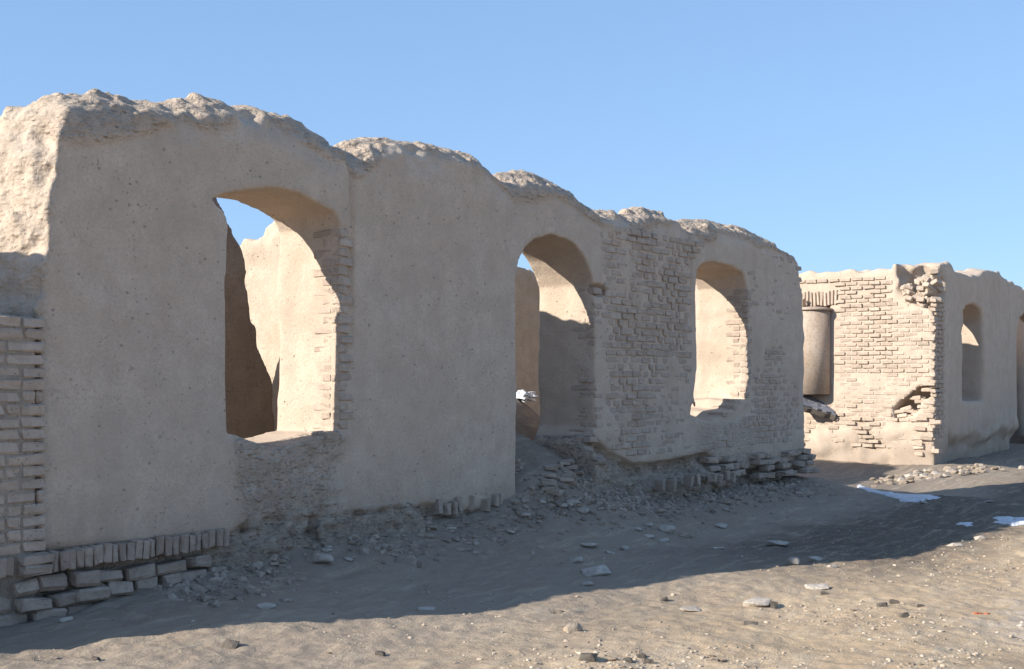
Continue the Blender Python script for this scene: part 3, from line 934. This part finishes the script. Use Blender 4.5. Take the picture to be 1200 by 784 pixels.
def rust():
    t = NT('rusty_metal')
    m = t.noise(3.2, 6, .7, stretch=(1, 1, .4)); f = t.noise(22, 5, .7)
    c = t.mix(t.ramp(m, [(.4, 0.0), (.62, 1.0)]), (.44, .36, .29), (.36, .27, .20))
    c = t.mix(t.math('MULTIPLY', t.ramp(f, [(.5, 0.0), (.66, 1.0)]), .4), c, (.16, .10, .07))
    return t.done(c, [(f, .002), (m, .004)], .88)
RUST = rust()
tank = thing('metal_tank', 'rusty round metal tank with a lid at the left end of the farther ruin', 'tank', (TANK[0], TANK[1], TANK[3]))
TH = TANK[4] - TANK[3]; TR = TANK[2]
prof = [(TR, 0)]
prof += [(TR, TH - .05)]
put('tank_body', lathe_mesh('tank_body', prof, RUST), tank, tank.location)
put('lid', lathe_mesh('lid', [(TR + .03, TH - .055), (TR + .04, TH - .035), (TR + .03, TH - .012), (TR * .6, TH + .015), (.06, TH + .03)], RUST), tank, tank.location)
put('stub_pipe', lathe_mesh('stub_pipe', [(.028, TH + .02), (.028, TH + .15), (.038, TH + .152), (.038, TH + .175)], RUST, 14), tank, tank.location + Vector((-.10, .13, 0)))
# tilted slab below the tank, shade put into its grey top colour
def slab_mesh(w, d, t, mat, seed):
    bm = bmesh.new(); bmesh.ops.create_grid(bm, x_segments=9, y_segments=6, size=1)
    r = random.Random(seed)
    for v in bm.verts:
        v.co.x *= w / 2 * (1 + .06 * r.uniform(-1, 1)); v.co.y *= d / 2 * (1 + .1 * r.uniform(-1, 1)); v.co.z = r.uniform(-.008, .008)
    g = bmesh.ops.extrude_face_region(bm, geom=list(bm.faces))
    for v in [e for e in g['geom'] if isinstance(e, bmesh.types.BMVert)]: v.co.z += t
    me = bpy.data.meshes.new('slab'); bmesh.ops.recalc_face_normals(bm, faces=bm.faces); bm.to_mesh(me); bm.free(); me.materials.append(mat)
    return me
slab = thing('fallen_slab', 'tilted slab jutting out below the rusty tank, its top greyed as if shaded', 'slab', at_x(957, 476, WX - .1))
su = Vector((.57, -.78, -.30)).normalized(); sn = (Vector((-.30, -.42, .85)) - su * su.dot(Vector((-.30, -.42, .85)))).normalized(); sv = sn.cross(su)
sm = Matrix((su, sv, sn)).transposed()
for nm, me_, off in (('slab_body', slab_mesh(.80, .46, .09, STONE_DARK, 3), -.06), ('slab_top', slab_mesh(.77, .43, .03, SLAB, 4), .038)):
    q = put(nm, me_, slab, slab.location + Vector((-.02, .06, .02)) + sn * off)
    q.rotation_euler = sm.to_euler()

# ------------------------------------------------------------------ stones on the ground
ROCKS = [rock_mesh(200 + i, STONE, .42) for i in range(6)]
ROCKD = [rock_mesh(220 + i, STONE_DARK, .6) for i in range(4)]
ROCKW = [rock_mesh(240 + i, STONE_WARM, .5) for i in range(5)]
def ground_stone(px, py, wpx, kind, label, cat='stone', group=None, squash=1.0, name=None, bury=.25):
    p = at_ground(px, py)
    dist = math.hypot(p[0], p[1] - CAM_Y) * math.cos(math.atan2(p[1] - CAM_Y, p[0]) - HEAD)
    r = wpx / 1500 * dist / 2 * (.86 if wpx > 14 else 1)
    me = RNG.choice({'s': ROCKS, 'd': ROCKD, 'w': ROCKW, 'b': FOOT_FLAT}[kind])
    nm = name or {'s': 'stone', 'd': 'clod', 'w': 'clod', 'b': 'fallen_brick'}[kind]
    o = bpy.data.objects.new(nm, me); COL.objects.link(o)
    if kind == 'b':
        s = r * 2 / .2; o.scale = (s, s * 1.1, s * .9); up = .03 * s
        o.rotation_euler = (jit(.12), jit(.12), HEAD - math.pi / 2 + jit(.5))
    else:
        o.scale = (r * 1.05, r * RNG.uniform(.65, .95), r * squash * RNG.uniform(.85, 1.1)); up = r * squash * .42 * (1 - 1.7 * bury)
        o.rotation_euler = (jit(.15), jit(.15), HEAD - math.pi / 2 + jit(.35))
    o.location = (p[0], p[1], p[2] + up)
    tag(o, label, cat, group); return o

big_stones = [
    (373, 658, 40, 's', 'long flat pale slab lying in shade below the large left window', .9),
    (312, 713, 27, 's', 'flat grey slab near the shadow edge, below and left of the window slump', .6),
    (500, 716, 26, 's', 'half buried grey slab close to the shadow edge below the blank plaster pier', .7),
    (78, 730, 20, 's', 'small pale block in shade beside the brick footing at the far left', 1.0),
    (675, 659, 20, 's', 'rounded pale stone left of the largest flat stone in the shade', 1.0),
    (698, 673, 38, 's', 'largest pale flat stone of the shaded group in front of the doorway', .8),
    (688, 685, 17, 's', 'wedge of pale stone just below the largest flat stone', 1.0),
    (716, 649, 15, 's', 'left one of two small pale stones above the largest flat stone', 1.0),
    (732, 645, 15, 's', 'right one of two small pale stones above the largest flat stone', 1.0),
    (690, 641, 28, 's', 'low dusty stone half sunk in the shade in front of the doorway', .5),
    (782, 626, 24, 's', 'biggest pale stone in the stone cluster in front of the brick pier', 1.1),
    (758, 617, 14, 's', 'small stone at the top of the cluster in front of the brick pier', 1.0),
    (745, 621, 14, 's', 'small stone at the left of the cluster in front of the brick pier', .9),
    (761, 629, 12, 's', 'small stone under the middle of the cluster in front of the brick pier', .9),
    (778, 636, 14, 's', 'small stone at the bottom of the cluster in front of the brick pier', .9),
    (803, 630, 24, 'w', 'brown flat clod right beside the stone cluster in front of the brick pier', .7),
    (845, 617, 19, 's', 'thin slab casting a dark line, right of the stone cluster in the shade', .8),
    (842, 643, 18, 's', 'pale flat stone alone in shade below the second window', .7),
    (928, 662, 22, 's', 'upright pale stone in the dark damp shade near the shadow edge', 1.5),
    (956, 657, 22, 's', 'flat pale stone right of the upright stone in the damp shade', .8),
    (976, 665, 15, 's', 'small white stone at the shadow edge right of the upright stone', .9),
    (912, 640, 34, 's', 'long low stone above the upright stone in the damp shade', .5),
    (672, 590, 22, 's', 'upper stone of the pair at the foot of the doorway heap', .8),
    (683, 599, 22, 's', 'lower stone of the pair at the foot of the doorway heap', .8),
    (614, 605, 20, 's', 'pale stone at the bottom corner of the plastered pier left of the doorway', .8),
    (597, 624, 17, 's', 'small flat stone in front of the plastered pier corner', .7),
    (636, 589, 9, 's', 'tiny bright stone in the shaded doorway slope', 1.1),
    (270, 757, 26, 'd', 'dark clod on the sunlit ground at the lower left', 1.1),
    (672, 740, 27, 'w', 'pinkish stone with a shaded right side on the sunlit track', 1.1),
    (655, 718, 17, 'd', 'small dark flat clod just beyond the shadow edge at the centre', .7),
    (888, 711, 42, 's', 'largest pale slab on the sunlit ground', .7),
    (904, 712, 18, 'd', 'dark lump forming the right end of the largest pale slab', 1.1),  # separate dark lump makes the dark end of the slab
    (958, 689, 34, 's', 'thin pale slab at the shadow edge right of centre', .5),
    (966, 697, 10, 'd', 'small dark clod under the thin slab at the shadow edge', 1.1),
    (778, 706, 10, 'd', 'small black clod at the shadow edge left of the largest pale slab', 1.2),
    (806, 713, 34, 's', 'flat whitish patch of crust left of the largest pale slab', .3),
    (1048, 707, 15, 'd', 'right one of two dark clods on the sunlit ground at right', 1.0),
    (1034, 710, 13, 'd', 'left one of two dark clods on the sunlit ground at right', 1.0),
    (1060, 724, 15, 'd', 'dark round clod below the pair of dark clods at right', 1.0),
    (1079, 711, 10, 'd', 'small flat dark clod right of the pair of dark clods', .8),
    (1148, 632, 13, 's', 'bright pale stone on the shadow edge at the far right', 1.4),
    (1118, 640, 22, 's', 'flat pale stone on the shadow edge left of the bright one', .7),
    (1197, 734, 12, 's', 'white stone at the right edge of the sunlit ground', .8),
    (690, 777, 26, 'd', 'leftmost dark clod of the wheel rut at the bottom centre', 1.0),
    (718, 775, 16, 'w', 'brown clod between the dark clods of the wheel rut', 1.0),
    (736, 777, 15, 'd', 'middle dark clod of the wheel rut at the bottom centre', 1.0),
    (752, 771, 15, 'd', 'topmost dark clod of the wheel rut at the bottom centre', 1.1),
    (760, 778, 14, 'd', 'rightmost dark clod of the wheel rut at the bottom centre', 1.0),
    (112, 774, 12, 'd', 'small dark clod on the sunlit ground in the lower left corner', 1.0),
    (37, 777, 10, 'd', 'tiny dark clod nearest the lower left corner', 1.0),
    (446, 768, 16, 'd', 'dark twiggy clod on the sunlit ground below the blank pier', .8),
    (880, 733, 22, 'd', 'long thin dark clod below the largest pale slab', .5),
    (1110, 582, 15, 's', 'stone in the dark hollow right of the snow strip', .6),
    (1083, 590, 10, 's', 'small pale stone under the right tip of the snow strip', .9),
    (1158, 588, 16, 's', 'pale flat stone in the shaded hollow at the right', .5),
]
for px, py, w, k, lab, sq in big_stones:
    ground_stone(px, py, w, k, lab, {'s': 'stone', 'd': 'clod', 'w': 'clod'}[k], squash=sq)

# red scraps
for k, (px, py, w, lab) in enumerate(((1146, 719, 11, 'left one of two orange red scraps on the sunlit ground at right'), (1157, 719, 10, 'right one of two orange red scraps on the sunlit ground at right'))):
    o = ground_stone(px, py, w, 's', lab, 'scrap', squash=.5, name='brick_scrap')
    me = rock_mesh(300 + k, RED, .4, 1, 'brick_scrap'); o.data = me

# loose stones and brick bits of the sunlit rubble strip below the farther ruin
for k in range(84):
    px = 1022 + 178 * RNG.random(); py = np.interp(px, [1022, 1060, 1100, 1150, 1200], [567, 562, 556, 550, 546]) + jit(5)
    kd = RNG.choice('sww')
    part = 'left end' if px < 1085 else 'middle' if px < 1140 else 'right end'
    ground_stone(px, float(py), RNG.uniform(5, 11), kd, ('small pale lump' if kd == 's' else 'small brownish lump') + ' in the %s of the sunlit rubble below the farther ruin' % part, 'stone',
                 'rubble below the farther ruin', squash=1.2, name='rubble_stone')
# fragments along the slump below the facade
ZONES = ((285, 420, 'below the large left window', 652, 645), (420, 600, 'below the blank plastered pier', 642, 612), (610, 760, 'at the mouth of the doorway', 590, 588), (760, 950, 'below the right-hand brick piers', 592, 566))
for k in range(104):
    x0, x1, where, b0, b1 = ZONES[k % 4]
    px = RNG.uniform(x0, x1); base = b0 + (b1 - b0) * (px - x0) / (x1 - x0) + jit(13)
    kd = RNG.choice('swwb')
    ground_stone(px, float(base), RNG.uniform(5, 13), kd, {'s': 'small pale stone', 'w': 'small brown mud fragment', 'b': 'small broken brick'}[kd] + ' in the shade ' + where,
                 'stone' if kd == 's' else 'fragment' if kd == 'w' else 'brick', 'fragments at the foot of the main ruin', squash=.9, name={'s': 'small_stone', 'w': 'mud_fragment', 'b': 'brick_fragment'}[kd])
# fallen bricks in the doorway heap
for k in range(26):
    px = RNG.uniform(640, 712); py = np.interp(px, [640, 670, 712], [572, 552, 536]) + jit(18)
    ground_stone(px, float(py), RNG.uniform(12, 22), 'b', 'fallen brick in the heap at the right side of the doorway', 'brick', 'fallen bricks in the doorway heap')

# gravel: thousands of little stones, one mesh
def gravel(n, seed):
    r = np.random.RandomState(seed)
    base = bmesh.new(); bmesh.ops.create_icosphere(base, subdivisions=1, radius=1)
    bv = np.array([v.co[:] for v in base.verts]); bf = np.array([[v.index for v in f.verts] for f in base.faces]); base.free()
    # more of them near the camera, in loose drifts
    px = r.uniform(-30, 1230, n * 3); py = 784 - (r.rand(n * 3) ** 1.0) * 230 + 15
    dx = (px - 600) / 1500; dz = (448 - py) / 1500
    t = EYE / -dz
    x = (.806 + .591 * dx) * t; y = CAM_Y + (.591 - .806 * dx) * t
    keep = (pnoise(x, y, 0, 1.6, 77) + .5 * pnoise(x, y, 0, 5, 78) > r.uniform(-.7, .9, n * 3)) & (y < .3) & (x < 22) & (r.rand(n * 3) > sstep(-4.2, -2.6, y) * .8)
    x, y = x[keep][:n], y[keep][:n]; m = len(x)
    h = ground_h(x, y)
    s = .004 + .012 * r.rand(m) ** 3
    ang = r.rand(m) * 6.28
    V = bv[None] * (1 + .25 * r.randn(m, len(bv), 1).clip(-1.5, 1.5))
    V = V * np.stack([s * r.uniform(.8, 1.6, m), s * r.uniform(.7, 1.2, m), s * r.uniform(.4, .8, m)], -1)[:, None]
    c, si = np.cos(ang)[:, None], np.sin(ang)[:, None]
    V = np.stack([V[..., 0] * c - V[..., 1] * si + x[:, None], V[..., 0] * si + V[..., 1] * c + y[:, None], V[..., 2] + (h + s * .15)[:, None]], -1)
    F = bf[None] + (np.arange(m) * len(bv))[:, None, None]
    return V.reshape(-1, 3), F.reshape(-1, 3)
def gravel_mat():
    t = NT('gravel_mix')
    v = t.n.new('ShaderNodeTexVoronoi'); v.inputs['Scale'].default_value = 11; t.link(t.pos, v.inputs['Vector'])
    sep = t.n.new('ShaderNodeSeparateColor'); t.link(v.outputs['Color'], sep.inputs[0])
    c = t.ramp(sep.outputs[0], [(0.0, (.17, .13, .095)), (.35, (.40, .32, .24)), (.75, (.44, .36, .28)), (1.0, (.52, .45, .36))])
    return t.done(c, [(t.noise(120, 2), .003)], .93)
V, F = gravel(6500, 5)
me = mesh_from('gravel', V, F, False); me.materials.append(gravel_mat())
g = bpy.data.objects.new('gravel', me); link(g, None, 'stuff'); g['label'] = 'loose grit and small stones scattered over the ground'; g['category'] = 'gravel'

# crumbled mud and brick crumbs banked against the foot of the walls
def crumbs(n, seed):
    r = np.random.RandomState(seed)
    base = bmesh.new(); bmesh.ops.create_icosphere(base, subdivisions=1, radius=1)
    bv = np.array([v.co[:] for v in base.verts]); bf = np.array([[v.index for v in f.verts] for f in base.faces]); base.free()
    x = r.uniform(5.6, 17.0, n); y = -np.abs(r.normal(0, .26, n)) - .04
    x = np.where(r.rand(n) < .25, r.normal(10.9, .5, n), x); y = np.where((x > 9.95) & (x < 11.2) & (r.rand(n) < .4), r.uniform(-.5, .8, n), y)
    k = pnoise(x, y, 0, 1.9, 55) > r.uniform(-.9, .5, n); x = x[k]; y = y[k]; m = len(x)
    h = ground_h(x, y); s_ = .010 + .032 * r.rand(m) ** 2.5; ang = r.rand(m) * 6.28
    V = bv[None] * (1 + .22 * r.randn(m, len(bv), 1).clip(-1.5, 1.5))
    V = V * np.stack([s_ * r.uniform(.9, 1.7, m), s_ * r.uniform(.7, 1.2, m), s_ * r.uniform(.45, .9, m)], -1)[:, None]
    c, si = np.cos(ang)[:, None], np.sin(ang)[:, None]
    V = np.stack([V[..., 0] * c - V[..., 1] * si + x[:, None], V[..., 0] * si + V[..., 1] * c + y[:, None], V[..., 2] + (h + s_ * .1)[:, None]], -1)
    return V.reshape(-1, 3), (bf[None] + (np.arange(m) * len(bv))[:, None, None]).reshape(-1, 3)
V, F = crumbs(3600, 9)
me = mesh_from('mud_crumbs', V, F, False)
def crumb_mat():
    t = NT('crumb_mix')
    v = t.n.new('ShaderNodeTexVoronoi'); v.inputs['Scale'].default_value = 9; t.link(t.pos, v.inputs['Vector'])
    sep = t.n.new('ShaderNodeSeparateColor'); t.link(v.outputs['Color'], sep.inputs[0])
    c = t.ramp(sep.outputs[0], [(0.0, (.22, .175, .14)), (.5, (.31, .25, .20)), (1.0, (.40, .33, .27))])
    return t.done(c, [(t.noise(90, 2), .004)], .95)
me.materials.append(crumb_mat())
g2 = bpy.data.objects.new('mud_crumbs', me); link(g2, None, 'stuff'); g2['label'] = 'crumbled mud and brick crumbs banked along the foot of the main ruin'; g2['category'] = 'rubble'

# ------------------------------------------------------------------ snow
def snow_patch(outline, label, th=.025):
    W = [at_ground(px, py) for px, py in outline]
    P = [(p[0], p[1]) for p in W]
    x0, x1 = min(p[0] for p in P) - .05, max(p[0] for p in P) + .05
    y0, y1 = min(p[1] for p in P) - .05, max(p[1] for p in P) + .05
    xs = np.linspace(x0, x1, 90); ys = np.linspace(y0, y1, 60)
    X, Y = np.meshgrid(xs, ys, indexing='ij')
    d = poly_sdf(P, X, Y) + .05 * pnoise(X, Y, 0, 6, 91) + .03 * pnoise(X, Y, 0, 17, 93)
    gh = ground_h(X.ravel(), Y.ravel()).reshape(X.shape)
    Z = gh + th * sstep(.03, -.06, d) * (1 + .4 * pnoise(X, Y, 0, 7, 92)) - .012 - .02 * sstep(-.01, .03, d)
    ok = d < .03
    n, m = X.shape; idx = np.arange(n * m).reshape(n, m)
    q = np.stack([idx[:-1, :-1], idx[1:, :-1], idx[1:, 1:], idx[:-1, 1:]], -1)
    k = ok[:-1, :-1] & ok[1:, :-1] & ok[1:, 1:] & ok[:-1, 1:]
    q = q[k].reshape(-1, 4)
    c = np.array([(x0 + x1) / 2, (y0 + y1) / 2, float(gh.mean())])
    V = np.stack([X, Y, Z], -1).reshape(-1, 3) - c
    used = np.unique(q); mp = np.full(len(V), -1); mp[used] = np.arange(len(used))
    me = mesh_from('snow_patch', V[used], mp[q]); me.materials.append(SNOW)
    o = bpy.data.objects.new('snow_patch', me); o.location = c; link(o)
    return tag(o, label, 'snow')
snow_patch([(1000, 568), (1012, 569), (1030, 576), (1055, 580), (1090, 580), (1103, 584), (1085, 588), (1060, 588), (1040, 583), (1015, 576)], 'long strip of old snow in the hollow between the two ruins')
snow_patch([(1160, 608), (1180, 606), (1205, 607), (1210, 616), (1185, 617), (1168, 613)], 'old snow patch at the right edge just above the shadow line')
snow_patch([(1123, 613), (1135, 613), (1142, 618), (1132, 619)], 'small scrap of snow left of the patch at the right edge')

# white plastic on top of the heap inside the doorway
def crumple(seed):
    r = random.Random(seed); bm = bmesh.new(); bmesh.ops.create_icosphere(bm, subdivisions=3, radius=1)
    for v in bm.verts:
        n = v.co.normalized()
        k = .75 + .35 * math.sin(5 * n.x + seed) * math.cos(4 * n.y) + .18 * math.sin(11 * n.z + 3 * n.x) + r.uniform(-.05, .05)
        v.co = n * k; v.co.z *= .6
    me = bpy.data.meshes.new('plastic_bag'); bm.to_mesh(me); bm.free(); me.materials.append(BAG); return me
p = at_y(614, 459, 1.75); gz_ = float(ground_h(np.array([p[0]]), np.array([p[1]]))[0])
bag = bpy.data.objects.new('plastic_bag', crumple(2)); COL.objects.link(bag); bag.location = (p[0], p[1], gz_ + .07); bag.scale = (.17, .13, .16)
tag(bag, 'crumpled white plastic on the rubble inside the doorway', 'bag')
